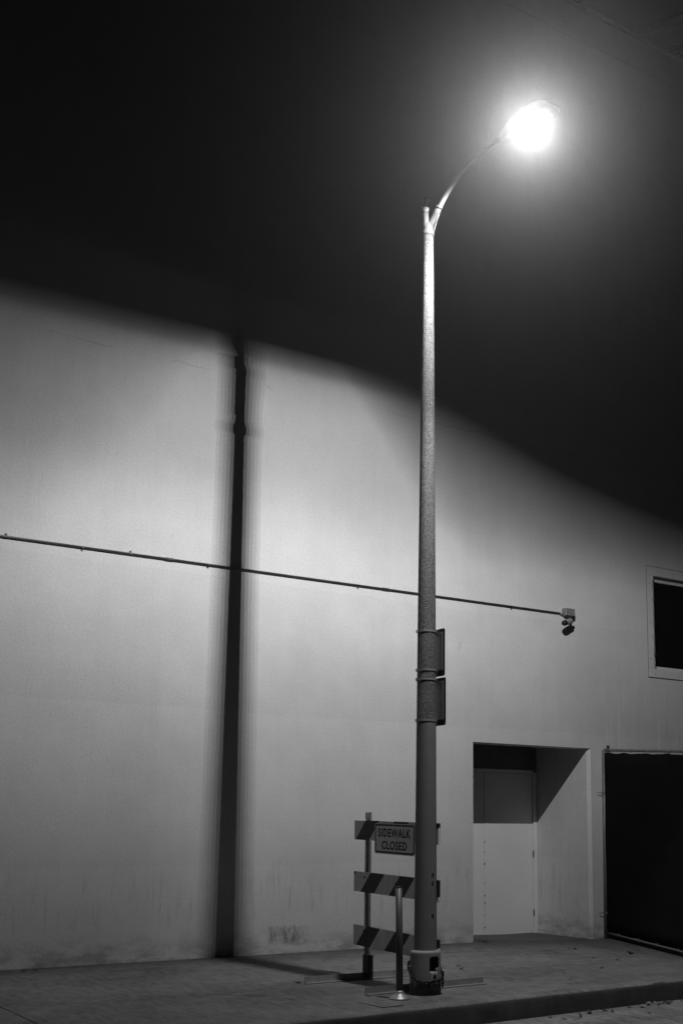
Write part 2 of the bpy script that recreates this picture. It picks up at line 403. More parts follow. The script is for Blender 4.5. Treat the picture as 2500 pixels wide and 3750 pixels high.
# door set back in the recess
door = obj('door', B((10.572, DD+.01, .0-.055), (11.478, DD+.055, 2.325), .003), M_door, bld)
obj('side_leaf', B((DX0+.004, DD+.012, -.055), (10.566, DD+.057, 2.325), .003), M_door, bld)
fr = obj('door_frame', B((11.484, DD-.015, -.06), (11.556, DD+.09, 2.35), .004), M_door, bld)
obj('frame_head', B((DX0+.003, DD-.014, 2.332), (11.481, DD+.09, 2.385), .004), M_door, fr)
for zc in (1.30, 1.15, .98, .70, .52, .41, .24, .06):
    s = random.uniform(.5, 1.2)
    obj('rust_spot', B((10.563-.006*s, DD+.004, zc-.012*s), (10.574+.006*s, DD+.0095, zc+.012*s), .003), M_rust, door)
for zc in (1.12, .24):
    h = T([(11.481, DD-.012, zc-.05), (11.481, DD-.012, zc+.05)], .009, 10); obj('hinge', h, M_rust, door)
obj('threshold', B((DX0+.004, DD-.05, -.075), (11.55, DD+.06, -.058), .004), M_rust, door)
# boarded window
win = obj('window', B((WX0+.002, .12, WZ0+.05), (WX1-.002, .14, WZ1-.055)), M_pane, bld)
obj('caulk_gap', B((12.810, -.003, 3.800), (WX1+.148, -.0004, 3.80+.012)), M_joint, win); obj('caulk_gap', B((12.810, -.003, 3.813), (12.8175, -.0004, 5.566)), M_joint, win); obj('caulk_gap', B((12.818, -.003, 5.5595), (WX1+.148, -.0004, 5.567)), M_joint, win)
obj('casing_board', B((12.818, -.005, 3.957), (WX0+.004, -.0005, 5.418), .001), M_trim, win)
obj('casing_board', B((12.818, -.005, 5.420), (WX1+.14, -.0005, 5.559), .001), M_trim, win)
obj('casing_board', B((12.818, -.008, 3.813), (WX1+.14, -.0005, 3.953), .001), M_trim, win)
obj('casing_board', B((WX1-.004, -.016, 3.957), (WX1+.14, -.0005, 5.418), .002), M_trim, win)
obj('stop_bead', B((WX0+.002, .075, WZ1-.075), (WX1-.002, .118, WZ1-.003), .003), M_trim, win)
obj('stop_bead', B((WX0+.002, .075, WZ0+.003), (WX1-.002, .118, WZ0+.045), .003), M_trim, win)
for x, z in ((12.868, 5.29), (12.872, 4.66), (12.87, 4.1), (12.95, 3.865), (13.45, 3.865), (13.38, 5.49), (14.0, 5.49), (14.1, 3.865)):
    bm = bmesh.new(); lathe(bm, [(.009, 0), (.007, .004)], n=8); bmesh.ops.rotate(bm, verts=bm.verts, matrix=Matrix.Rotation(PI/2, 3, 'X'))
    bmesh.ops.translate(bm, verts=bm.verts, vec=(x, -.0055, z)); obj('nail_head', bm, M_rust, win)
bm = bmesh.new(); prev = None                      # ragged edge of the screen left in the frame
for k in range(46):
    z = WZ0+.01+(WZ1-WZ0-.08)*k/45; w = .045+.028*mnoise.noise(Vector((z*9, 1, 2)))+.03*max(0, mnoise.noise(Vector((z*4, 8, 2))))
    if k > 42: w += .03
    if 4 < k < 9: w += .05*(1-abs(k-6.5)/2.5)
    e = .008*mnoise.noise(Vector((z*14, 5, 1)))
    row = [bm.verts.new(p) for p in ((WX0-.016+e*3.2, -.012, z), (WX0+.012+w*.4, .012+e, z), (WX0+w, .05+e*2, z))]
    if prev:
        for i in range(2): bm.faces.new((prev[i], prev[i+1], row[i+1], row[i]))
    prev = row
so = obj('torn_screen', bm, M_dark, win, smooth=True); sm = so.modifiers.new('thick', 'SOLIDIFY'); sm.thickness = .004

# ------------------------------------------------------------------ tower block behind
tw = thing('tower_block', 'dim taller building standing behind the roof parapet at top right', 'building', (29.06, 16.77, 0))
d = Vector((30.07-29.06, 14.87-16.77, 0)).normalized(); nb = Vector((-d.y, d.x, 0))
if nb.y < 0: nb = -nb
P0 = Vector((29.06, 16.77, 0)); TZ = 31.58
a, b = P0-d*12, P0+d*9
bm = bmesh.new(); c4 = [a, b, b+nb*12, a+nb*12]
lo = [bm.verts.new((p.x, p.y, -.3)) for p in c4]; hi = [bm.verts.new((p.x, p.y, TZ)) for p in c4]
for k in range(4): bm.faces.new((lo[k], lo[(k+1) % 4], hi[(k+1) % 4], hi[k]))
bm.faces.new(hi); obj('wall', bm, M_tower, tw)
def onf(s, z, out=0): q = P0+d*s-nb*out; return Vector((q.x, q.y, z))
s0 = ((Vector((29.76, 15.44, 0))-P0).dot(d)); s1 = s0+.62
bm = bmesh.new(); obox(bm, onf((s0+s1)/2, 30.15, .02), d, nb, (0, 0, 1), s1-s0, .03, .66); vent = obj('vent', bm, M_hole, tw)
for k in range(4):
    bm = bmesh.new(); tilt = (nb*-.6+Vector((0, 0, -.8))).normalized(); obox(bm, onf((s0+s1)/2, 29.9+.17*k, .06), d, nb.cross(d).cross(tilt) if False else (Vector((0, 0, 1))*.6-nb*.8).normalized(), tilt, s1-s0, .012, .09); obj('slat', bm, M_tower, vent)
bm = bmesh.new(); obox(bm, P0+d*-1.5-nb*.05+Vector((0, 0, TZ-.1)), d, nb, (0, 0, 1), 21.04, .14, .28); obj('coping', bm, M_tower, tw)

# ------------------------------------------------------------------ conduit along the wall
CZ = 4.61
con = thing('conduit_pipe', 'thin steel conduit running level along the stucco wall', 'conduit', (7.0, 0, CZ))
obj('pipe', T([(-10, -.017, CZ), (11.07, -.017, CZ)], .0135, 14), M_pipe, con, smooth=True)
for x, s in ((1.2, 1), (3.18, 1), (4.02, -1), (4.58, 1), (5.54, -1), (7.63, -1), (8.7, 1), (10.15, -1)):
    bm = bmesh.new(); tube(bm, [(x-.014, -.017, CZ), (x+.014, -.017, CZ)], .0155, 14)
    box(bm, (x-.012, -.008, CZ+(.012 if s > 0 else -.040)), (x+.014, -.001, CZ+(.040 if s > 0 else -.012)), .002)
    lathe(bm, [(.006, 0), (.006, .008)], (x, -.012, CZ+s*.030), 8)
    obj('strap', bm, M_pipe, con)
for x in (5.05, 8.05):
    bm = bmesh.new(); tube(bm, [(x-.05, -.017, CZ), (x-.046, -.017, CZ), (x+.046, -.017, CZ), (x+.05, -.017, CZ)], [.0145, .0175, .0175, .0145], 14)
    for q in (-.03, .03): tube(bm, [(x+q-.006, -.017, CZ), (x+q+.006, -.017, CZ)], .0195, 14)
    obj('coupling', bm, M_pipe, con)

# ------------------------------------------------------------------ security camera at the conduit's end
sl = thing('security_camera', 'small security camera under a junction box at the end of the conduit', 'camera', (11.19, 0, 4.6))
obj('junction_box', B((11.085, -.10, 4.575), (11.262, -.0005, 4.685), .006), simple('weathered_box', .19, .6, .1, .35, 25, .2), sl)
bm = bmesh.new(); tube(bm, [(11.045, -.024, CZ), (11.09, -.024, CZ)], .022, 12); obj('connector', bm, M_galv, sl, smooth=True)
def sp(X, Y, y):                                    # a spot on the fitting: measured across / down, then its stand-off from the wall
    x = 11.099+.0004*(X-353); z = 4.661-.00031*(Y-732-.13*(X-353)); return Vector((x+.86*y, y, z+(z-1.42)/13*y))
se = obj('camera_body', T([sp(470, 1330, -.165), sp(500, 1318, -.162), sp(660, 1262, -.145), sp(770, 1235, -.135), sp(815, 1228, -.13)], [.040, .043, .043, .040, .020], 18), simple('camera_plastic', .24, .6), sl, smooth=True)
obj('lens', T([sp(385, 1350, -.172), sp(430, 1342, -.170), sp(500, 1318, -.163)], [.030, .039, .0425], 18), M_black, se, smooth=True)
obj('knuckle', T([sp(800, 1232, -.13), sp(850, 1222, -.12), sp(885, 1218, -.115)], [.017, .020, .017], 12), M_black, se, smooth=True)
obj('mount', T([sp(700, 1010, -.07), sp(720, 1120, -.10), sp(730, 1235, -.13)], [.026, .020, .018], 12), M_dark, sl, smooth=True)

# ------------------------------------------------------------------ street lamp
PX, PY = 6.063, -3.957
lamp = thing('street_lamp', 'tall concrete street lamp with curved white arm and glowing head', 'street lamp', (PX, PY, 0))
def prad(z):                                       # taper of the shaft
    pts = [(.386, .1025), (.82, .100), (2.45, .0905), (3.59, .0835), (7.2, .0525), (7.3, .0515)]
    for (a, ra), (b, rb) in zip(pts, pts[1:]):
        if z <= b: return ra+(rb-ra)*(z-a)/(b-a)
    return .0515
zs = [2.455+(7.27-2.455)*i/40 for i in range(41)]
obj('shaft', Lz([(prad(z), z) for z in zs], (PX, PY, 0), 48, False), M_agg, lamp, smooth=True)
zs = [.37+(2.454-.37)*i/14 for i in range(15)]
low_s = obj('painted_shaft', Lz([(prad(z)+(.0006), z) for z in zs], (PX, PY, 0), 48, False), M_polep, lamp, smooth=True)
for z, a in ((1.06, -.3), (.985, -.28), (.70, -.33)):
    ang = math.radians(-112)+a*.2+.55; r = prad(z)
    bm = bmesh.new(); lathe(bm, [(.011, 0), (.010, .006)], n=8); bmesh.ops.rotate(bm, verts=bm.verts, matrix=Matrix.Rotation(PI/2, 3, 'Y')); bmesh.ops.rotate(bm, verts=bm.verts, matrix=Matrix.Rotation(ang, 3, 'Z'))
    bmesh.ops.translate(bm, verts=bm.verts, vec=(PX+r*math.cos(ang), PY+r*math.sin(ang), z)); obj('plug', bm, M_dark, low_s)
# base with a broken hand-hole
bm = bmesh.new(); NT_, NZ = 120, 44; H = .386
def brad(z): return .142-.0055*z/H if z < H-.02 else .1365-.018*((z-(H-.02))/.02)**2
CA = math.radians(-123.5)                          # direction from the pole to the camera
def inhole(th, z):
    t = (th-(CA+.66))/.40; q = (z-.268)/.062
    w = .12*mnoise.noise(Vector((t*2, q*2, 3)))
    return abs(t)**6+abs(q)**6 < 1+w*2 and not (t > .25 and q < -.45)
rings = []
for j in range(NZ+1):
    z = H*j/NZ; rings.append([bm.verts.new((PX+brad(z)*math.cos(2*PI*k/NT_), PY+brad(z)*math.sin(2*PI*k/NT_), z)) for k in range(NT_)])
for j in range(NZ):
    for k in range(NT_):
        th = 2*PI*(k+.5)/NT_; th = th-2*PI if th > PI else th
        if inhole(th, H*(j+.5)/NZ): continue
        bm.faces.new((rings[j][k], rings[j][(k+1) % NT_], rings[j+1][(k+1) % NT_], rings[j+1][k]))
bm.faces.new(rings[-1])
base = obj('base', bm, M_base, lamp, smooth=True)
sol = base.modifiers.new('thick', 'SOLIDIFY'); sol.thickness = .006; sol.offset = -1
obj('core', Lz([(.115, .005), (.115, .36)], (PX, PY, 0), 32), M_hole, base)  # added black liner: shade inside the hand-hole put into its colour
bm = bmesh.new(); V = []
for j in range(9):
    z = .105+.098*j/8; V.append([bm.verts.new((PX+(brad(z)+.004)*math.cos(CA+.34+.52*i/10), PY+(brad(z)+.004)*math.sin(CA+.34+.52*i/10), z)) for i in range(11)])
for j in range(8):
    for i in range(10): bm.faces.new((V[j][i], V[j][i+1], V[j+1][i+1], V[j+1][i]))
pl = obj('cover_plate', bm, simple('cover_plate_paint', .34, .6, 0, .25, 20), base, smooth=True); q = pl.modifiers.new('thick', 'SOLIDIFY'); q.thickness = .004
bm = bmesh.new(); V = []
for j in range(5):
    z = .150+.024*j/4; V.append([bm.verts.new((PX+(brad(z)+.0056)*math.cos(CA+.50+.26*i/8), PY+(brad(z)+.0056)*math.sin(CA+.50+.26*i/8), z+.006*math.sin(i*.4)*(1 if j > 2 else -1))) for i in range(9)])
for j in range(4):
    for i in range(8): bm.faces.new((V[j][i], V[j][i+1], V[j+1][i+1], V[j+1][i]))
obj('slot', bm, M_hole, pl, smooth=True)
# Y-shaped head casting: collar, stub and branch
AX = .04                                            # arm lies in the plane x = PX + AX*(PY-y): square to the wall
def ap(y, z): return (PX+AX*(PY-y), y, z)
bm = bmesh.new(); lathe(bm, [(.054, 7.255), (.0595, 7.258), (.0595, 7.285), (.053, 7.292), (.050, 7.33), (.046, 7.38)], (PX, PY, 0), 28)
col = obj('collar', bm, M_enamel_dim, lamp, smooth=True)
def bp(dx, dy, z): return (PX+dx, PY+dy, z)
obj('stub', T([bp(-.012, .002, 7.33), bp(-.024, .003, 7.40), bp(-.027, .003, 7.49)], [.044, .031, .028], 20), M_enamel_dim, col, smooth=True)
obj('stub_cap', Lz([(.030, 0), (.032, .004), (.036, .040), (.035, .046), (.02, .047)], bp(-.027, .003, 7.491), 20), M_enamel_dim, col, smooth=True)
obj('set_screw', T([bp(-.055, -.01, 7.497), bp(-.062, -.011, 7.497)], .004, 8), M_enamel_dim, col)
obj('branch', T([bp(.010, 0, 7.345), bp(.020, -.035, 7.39), bp(.025, -.105, 7.455), bp(.025, -.155, 7.498)], [.042, .034, .032, .031], 20), M_enamel_dim, col, smooth=True)
obj('branch_lip', T([bp(.025, -.150, 7.494), bp(.025, -.162, 7.506)], .0355, 20), M_enamel_dim, col, smooth=True)
obj('web', T([bp(.034, -.042, 7.285), bp(.042, -.052, 7.335), bp(.043, -.082, 7.39), bp(.04, -.132, 7.450)], [.012, .0085, .0085, .01], 10), M_enamel_dim, col, smooth=True)
bulb = obj('bulb', Lz([(.018, 0), (.024, .012), (.040, .042), (.047, .070), (.045, .092), (.034, .110), (.016, .120), (.003, .122)], bp(-.027, .003, 7.534), 24), M_glass, lamp, smooth=True)
obj('bulb_core', Lz([(.010, .002), (.012, .03), (.021, .055), (.021, .08), (.012, .095)], bp(-.027, .003, 7.535), 16), simple('frosted_core', .28, .7), bulb, smooth=True)
arm_pts = [(-.15, 7.47), (-.20, 7.508), (-.27, 7.562), (-.36, 7.618), (-.48, 7.672), (-.60, 7.706), (-.73, 7.728), (-.88, 7.738), (-1.02, 7.737), (-1.18, 7.728)]
obj('arm', T([Vector(ap(PY+a+.033*sstep(-.6, -.15, a), z))+Vector((.022*sstep(-.75, -.15, a), 0, 0)) for a, z in arm_pts], .0245, 20), simple('brightened_arm_enamel', .42, .45, 0, .08, 5, .1), lamp, smooth=True)  # same enamel made paler, putting lamp light into the arm's colour
# luminaire: cast housing, flat lens, rows of diodes
LX, LY, LZ = 6.1254, -5.5209, 7.622
def hull(bm, secs):                                # rounded-box sections along -y
    rings = []
    for y, w, zb, zt in secs:
        r = []
        for k in range(20):
            a = 2*PI*k/20; cx = math.copysign(abs(math.cos(a))**.5, math.cos(a)); cz = math.copysign(abs(math.sin(a))**.55, math.sin(a))
            r.append(bm.verts.new((PX+AX*(PY-y)+cx*w/2, y, (zb+zt)/2+cz*(zt-zb)/2)))
        rings.append(r)
    for r, s in zip(rings, rings[1:]):
        for k in range(20): bm.faces.new((r[k], r[(k+1) % 20], s[(k+1) % 20], s[k]))
    bm.faces.new(rings[0][::-1]); bm.faces.new(rings[-1])
bm = bmesh.new(); hull(bm, [(LY+.44, .07, 7.70, 7.77), (LY+.36, .10, 7.675, 7.78), (LY+.26, .17, 7.662, 7.79), (LY+.16, .22, 7.650, 7.79), (LY-.02, .235, 7.647, 7.78), (LY-.16, .225, 7.647, 7.755), (LY-.24, .19, 7.649, 7.725), (LY-.27, .13, 7.654, 7.70)])
head = obj('luminaire', bm, M_galv, lamp, smooth=True)
obj('lens', B((LX-.085, LY-.15, 7.638), (LX+.085, LY+.15, 7.6465), .003), emit('lit_lens', 40), head)
NCOL, ROWS = 6, (0,)
PW = 2180.0
for i in range(NCOL):
    for j, oy in enumerate(ROWS):
        ld = bpy.data.lights.new('diode', 'POINT'); ld.energy = PW/(NCOL*len(ROWS)); ld.shadow_soft_size = .002
        ld.use_nodes = True; t = NT(ld); em = t.n['Emission']
        nv = t.n.new('ShaderNodeTexCoord').outputs['Normal']; nx, ny, nz = t.sep(nv)[:3]
        # photometry of the optic, as in a lamp maker's candela table: q = tangent below the horizontal, u = sideways
        e = t.math('MULTIPLY', nz, -1.0)
        q = t.math('DIVIDE', e, t.math('MAXIMUM', t.math('ABSOLUTE', ny), .02))
        fc = t.n.new('ShaderNodeFloatCurve'); cv = fc.mapping.curves[0]; fc.mapping.extend = 'HORIZONTAL'
        tab = [(0, 0), (.04, .08), (.075, .25), (.12, .34), (.29, .51), (.42, .78), (.51, .94), (.60, 1.0), (.70, .92), (.81, .79), (.93, .70), (1.09, .63), (1.24, .51), (1.37, .47), (1.55, .66), (1.85, .88), (2.3, .84), (3, .62)]
        cv.points[0].location = (0, 0); cv.points[1].location = (1, .62)
        for qq, ff in tab[1:-1]: cv.points.new(qq/3, ff)
        fc.mapping.update(); t.l.new(t.math('DIVIDE', q, 3.0, clamp=True), fc.inputs['Value'])
        ul = t.math('MAXIMUM', 0.0, t.math('SUBTRACT', t.math('MULTIPLY', nx, -1.0), .10))
        oa = t.math('SUBTRACT', t.math('ADD', -.1, t.math('MULTIPLY', t.math('MAXIMUM', 0.0, t.math('SUBTRACT', nx, .25)), .6)), t.math('MULTIPLY', ul, .8))
        ob = t.math('ADD', t.math('MINIMUM', .45, t.math('MULTIPLY', t.math('MAXIMUM', 0.0, t.math('SUBTRACT', nx, .2)), 1.6)), t.math('ADD', .001, t.math('MULTIPLY', ul, 1.9)))
        on = t.mr(q, oa, ob, mode='LINEAR')
        du = t.math('SUBTRACT', nx, .32); sg = t.math('SUBTRACT', .95, t.math('MULTIPLY', t.mr(du, -.05, .05), .48))
        lat = t.math('EXPONENT', t.math('MULTIPLY', t.math('POWER', t.math('ABSOLUTE', t.math('DIVIDE', du, sg)), 2.0), -.5))
        lft = t.math('SUBTRACT', 1.0, t.math('MULTIPLY', t.math('MULTIPLY', t.mr(q, .85, 1.3), t.mr(nx, .05, -.22)), .33))
        st = t.math('MULTIPLY', t.math('MULTIPLY', fc.outputs[0], on), t.math('MULTIPLY', lat, lft))
        stree = t.math('MULTIPLY', t.mr(e, .30, .62, .30, 1.0), t.mr(nx, -.62, -.30, .82, .42))   # thrown across the road
        side = t.mr(ny, -.06, .06)
        st = t.math('ADD', t.math('MULTIPLY', st, side), t.math('MULTIPLY', t.math('MULTIPLY', stree, t.mr(e, .02, .12)), t.math('SUBTRACT', 1.0, side)))
        st = t.math('MAXIMUM', st, t.mr(e, -.35, -.05, 0.0, .002))   # a little stray light above the cut-off
        t.l.new(st, em.inputs['Strength'])
        lo_ = bpy.data.objects.new('diode', ld); COL.objects.link(lo_); lo_.parent = head
        lo_.location = (LX+(i-(NCOL-1)/2)*.019-AX*oy-PX, LY+oy-PY, LZ)

# ------------------------------------------------------------------ two signs strapped to the pole, seen from behind
def pole_sign(zb, zt, bands, label, wide, yaw_):
    sg = thing('traffic_sign', label, 'sign', (PX, PY, (zb+zt)/2), 0, 'signs strapped to the lamp pole')
    x0 = PX+.118; R = Matrix.Rotation(yaw_, 3, 'Z'); piv = Vector((PX, PY, 0)); cx = PY
    def rot(bm): bmesh.ops.rotate(bm, verts=bm.verts, cent=piv, matrix=R); return bm
    bm = bmesh.new(); pts = []; r = .022
    for cy, cz, a0 in ((cx+wide/2-r, zt-r, 0), (cx-wide/2+r, zt-r, 90), (cx-wide/2+r, zb+r, 180), (cx+wide/2-r, zb+r, 270)):
        for k in range(6):
            a = math.radians(a0+18*k); pts.append((cy+r*math.cos(a), cz+r*math.sin(a)))
    f = [bm.verts.new((x0, y, z)) for y, z in pts]; g = [bm.verts.new((x0+.003, y, z)) for y, z in pts]
    bm.faces.new(f); bm.faces.new(g[::-1])
    for k in range(len(f)): bm.faces.new((f[k-1], f[k], g[k], g[k-1]))
    obj('panel', rot(bm), M_dark, sg)
    obj('backing_strip', rot(B((x0-.006, cx-wide/2+.03, zb+.055), (x0-.0005, cx+wide/2-.03, zt-.035), .002)), M_alu, sg)
    for z in bands:
        bm = bmesh.new(); r = prad(z)+.0025
        rr = [(r, z-.009), (r+.002, z-.009), (r+.002, z+.009), (r, z+.009)]
        lathe(bm, rr+[rr[0]], (PX, PY, 0), 40, cap=False)
        ang = math.radians(160); obox(bm, (PX+(r+.006)*math.cos(ang), PY+(r+.006)*math.sin(ang), z), (math.cos(ang), math.sin(ang), 0), (-math.sin(ang), math.cos(ang), 0), (0, 0, 1), .012, .02, .026)
        st = obj('strap', bm, M_alu, sg)
        obj('bracket', rot(B((PX+r-.004, cx-.03, z-.02), (x0-.007, cx+.03, z+.02), .003)), M_dark, st)
pole_sign(2.873, 3.322, (3.29, 2.923), 'upper of two metal signs strapped to the lamp pole', .255, 0)
pole_sign(2.411, 2.858, (2.836, 2.453), 'lower of two metal signs strapped to the lamp pole', .285, 0)

# ------------------------------------------------------------------ chain round the lamp base
ch = thing('chain', 'dark steel chain hanging loosely round the lamp base', 'chain', (PX, PY, .1))
bm = bmesh.new(); Lp = []
for k in range(14):
    a = 2*PI*k/14; Lp.append(Vector((.014*math.copysign(abs(math.cos(a))**.8, math.cos(a))+(.009 if math.cos(a) > 0 else -.009), .0115*math.sin(a), 0)))
rings = []
for k in range(14):
    t_ = (Lp[(k+1) % 14]-Lp[k-1]).normalized(); n_ = Vector((-t_.y, t_.x, 0))
    rings.append([bm.verts.new(Lp[k]+.0046*(n_*math.cos(2*PI*i/6)+Vector((0, 0, 1))*math.sin(2*PI*i/6))) for i in range(6)])
for k in range(14):
    for i in range(6): bm.faces.new((rings[k-1][i], rings[k-1][(i+1) % 6], rings[k][(i+1) % 6], rings[k][i]))
link0 = obj('link', bm, M_black, None, smooth=True)
path = []
for k in range(400):
    th = 2*PI*k/400; dlt = (th-CA+PI) % (2*PI)-PI   # 0 faces the camera, + turns to the right in the picture
    z = .205-.095*math.cos(dlt-.35)+.012*math.sin(3*dlt)
    rr = brad(z)+.011+.006*max(0, math.cos(dlt-1.45))**6+.004*max(0, math.cos(dlt+1.5))**4
    path.append(Vector((rr*math.cos(th), rr*math.sin(th), z-.1)))
path.append(path[0]); acc = 0; nxt = 0; first = True; idx = 0
for p_, q_ in zip(path, path[1:]):
    acc += (q_-p_).length
    if acc >= nxt:
        nxt += .0305; t_ = (q_-p_).normalized(); out = Vector((p_.x, p_.y, 0)).normalized()
        b_ = t_.cross(out).normalized(); out = b_.cross(t_)
        tw_ = math.radians(42 if idx % 2 else -48)+random.uniform(-.25, .25)
        ya = (b_*math.cos(tw_)+out*math.sin(tw_)); za = t_.cross(ya)
        rot = Matrix((t_, ya, za)).transposed().to_euler()
        if first: lk = link0; lk.parent = ch; lk.location = p_; lk.rotation_euler = rot; first = False
        else: inst(link0, ch, p_, rot)
        idx += 1
for s in range(4):                                  # loose tail on the right side
    th = CA+1.42; rr = .158
    inst(link0, ch, (rr*math.cos(th), rr*math.sin(th), .075-.03*s), (0, PI/2, (s % 2)*PI/2+.4))

# ------------------------------------------------------------------ short steel post beside the pole
bo = thing('steel_post', 'short steel tube post on a flared flange beside the lamp base', 'post', (5.69, -4.115, 0))
obj('flange', Lz([(.094, 0), (.094, .006), (.088, .014), (.062, .030), (.044, .046), (.036, .060), (.034, .072)], (5.69, -4.115, 0), 36), M_galv, bo, smooth=True)
obj('tube', T([(5.69, -4.115, .05), (5.687, -4.11, .5), (5.683, -4.10, .952)], .0300, 24), simple('weathered_tube', .10, .5, .3, .3, 9, .15), bo, smooth=True)
obj('cap', T([(5.683, -4.10, .952), (5.683, -4.10, .960)], [.0315, .029], 24), M_dark, bo)

# ------------------------------------------------------------------ barricade
ba = thing('barricade', 'striped three-rail barricade on steel feet carrying a sidewalk closed sign', 'barricade', (6.2, -3.2, 0))
slope = -.028                                       # the walk falls to the kerb; so do the rails
def rz_(y, z): return z+slope*(-2.44-y)
rail0 = None
for zb, zt, ph in ((1.362, 1.558, 1.187), (.848, 1.046, 1.809), (.322, .520, 2.26)):
    bm = bmesh.new()
    v = [bm.verts.new((x, y, rz_(y, z))) for x in (6.150, 6.176) for y, z in ((-2.523, zb), (-2.523, zt), (-4.03, zt), (-4.03, zb))]
    for f in ((0,1,2,3),(7,6,5,4),(0,4,5,1),(1,5,6,2),(2,6,7,3),(3,7,4,0)): bm.faces.new([v[i] for i in f])
    bmesh.ops.bevel(bm, geom=list(bm.edges), offset=.003, segments=1, affect='EDGES')
    me_obj = obj('rail', bm, stripe_mat(ph), ba)
    for py in (-2.735, -3.735):
        for zz in (zb+.05, zt-.05):
            bm = T([(6.142, py, rz_(py, zz)), (6.150, py, rz_(py, zz))], .011, 8); obj('bolt', bm, M_dark, me_obj)
for py in (-2.74, -3.735):
    bm = bmesh.new(); w = .05                       # perforated hat-channel post
    zt = rz_(py, 1.638)
    for y0, y1, x0, x1 in ((py-w, py-.016, 6.178, 6.184), (py+.016, py+w, 6.178, 6.184), (py-.018, py-.012, 6.184, 6.212), (py+.012, py+.018, 6.184, 6.212), (py-.012, py+.012, 6.206, 6.212)):
        box(bm, (x0, y0, .20), (x1, y1, zt))
    po = obj('post', bm, M_galv, ba)
    for k in range(11):
        bm = T([(6.1768, py+.033, .28+.13*k), (6.1778, py+.033, .28+.13*k)], .006, 8); obj('punch_hole', bm, M_hole, po)  # black discs painted as the shade in the holes
    bm = bmesh.new(); box(bm, (6.168, py-.058, .012), (6.224, py+.058, .235), .004); obj('sleeve', bm, M_dark, po)
def foot(x0, x1, ya, yb):
    bm = bmesh.new(); dvec = Vector((x1-x0, yb-ya, 0)); l = dvec.length; dvec.normalize(); nn = Vector((-dvec.y, dvec.x, 0)); c_ = Vector(((x0+x1)/2, (ya+yb)/2, 0))
    obox(bm, c_+Vector((0, 0, .006))-nn*.026, dvec, nn, (0, 0, 1), l, .058, .006)
    obox(bm, c_+Vector((0, 0, .034)), dvec, nn, (0, 0, 1), l, .006, .062)
    return bm
obj('foot', foot(5.49, 6.90, -2.745, -2.70), M_galv, ba)
obj('foot', foot(5.57, 6.93, -3.735, -3.655), M_galv, ba)
# the sign on the top rail
sx, sy0, sy1, sz0, sz1 = 6.128, -2.954, -3.674, 1.243, 1.538
def rrect(x, y0, y1, z0, z1, r, xd):
    bm = bmesh.new(); pts = []
    for cy, cz, a0 in ((y0-r, z1-r, 0), (y1+r, z1-r, 90), (y1+r, z0+r, 180), (y0-r, z0+r, 270)):
        for k in range(7): a = math.radians(a0+15*k); pts.append((cy+r*math.cos(a), cz+r*math.sin(a)))
    f = [bm.verts.new((x, y, rz_(y, z))) for y, z in pts]; g = [bm.verts.new((x+xd, y, rz_(y, z))) for y, z in pts]
    bm.faces.new(f); bm.faces.new(g[::-1])
    for k in range(len(f)): bm.faces.new((f[k-1], f[k], g[k], g[k-1]))
    return bm
sg = obj('sign', rrect(sx, sy0, sy1, sz0, sz1, .03, .003), M_signw, ba)
bm = bmesh.new()                                    # printed black border
def ringpts(i, r):
    o = []
    for cy, cz, a0 in ((sy0-i-r, sz1-i-r, 0), (sy1+i+r, sz1-i-r, 90), (sy1+i+r, sz0+i+r, 180), (sy0-i-r, sz0+i+r, 270)):
        for k in range(7): a = math.radians(a0+15*k); y = cy+r*math.cos(a); z = cz+r*math.sin(a); o.append(bm.verts.new((sx-.0012, y, rz_(y, z))))
    return o
A_, B_ = ringpts(.009, .024), ringpts(.026, .014)
for k in range(28): bm.faces.new((A_[k-1], A_[k], B_[k], B_[k-1]))
obj('border', bm, M_signk, sg)
def words(txt, yc, zc, wid, hgt):
    cu = bpy.data.curves.new('t', 'FONT'); cu.body = txt; cu.size = 1; cu.align_x = 'CENTER'; cu.space_character = 1.12; cu.offset = .03
    to = bpy.data.objects.new('t', cu); COL.objects.link(to); bpy.context.view_layer.update()
    me = bpy.data.meshes.new_from_object(to.evaluated_get(bpy.context.evaluated_depsgraph_get()))
    bpy.data.objects.remove(to); bpy.data.curves.remove(cu)
    bm = bmesh.new(); bm.from_mesh(me); bpy.data.meshes.remove(me)
    xs = [v.co.x for v in bm.verts]; ys = [v.co.y for v in bm.verts]; x0, x1, y0, y1 = min(xs), max(xs), min(ys), max(ys)
    for v in bm.verts:
        u = (v.co.x-(x0+x1)/2)/(x1-x0)*wid; h = (v.co.y-(y0+y1)/2)/(y1-y0)*hgt
        y = yc-u; v.co = Vector((sx-.0014, y, rz_(y, zc+h)))
    return bm
obj('lettering', words('SIDEWALK', (sy0+sy1)/2, 1.447, .58, .083), M_signk, sg)
obj('lettering', words('CLOSED', (sy0+sy1)/2, 1.328, .45, .083), M_signk, sg)
for zc in (1.520, 1.262): obj('bolt', T([(sx-.008, (sy0+sy1)/2, rz_(-3.28, zc)), (sx, (sy0+sy1)/2, rz_(-3.28, zc))], .009, 8), M_alu, sg)
for yy in (-3.0, -3.28, -3.56): obj('spacer', B((sx+.0035, yy-.02, 1.40), (6.1485, yy+.02, 1.46)), M_dark, sg)

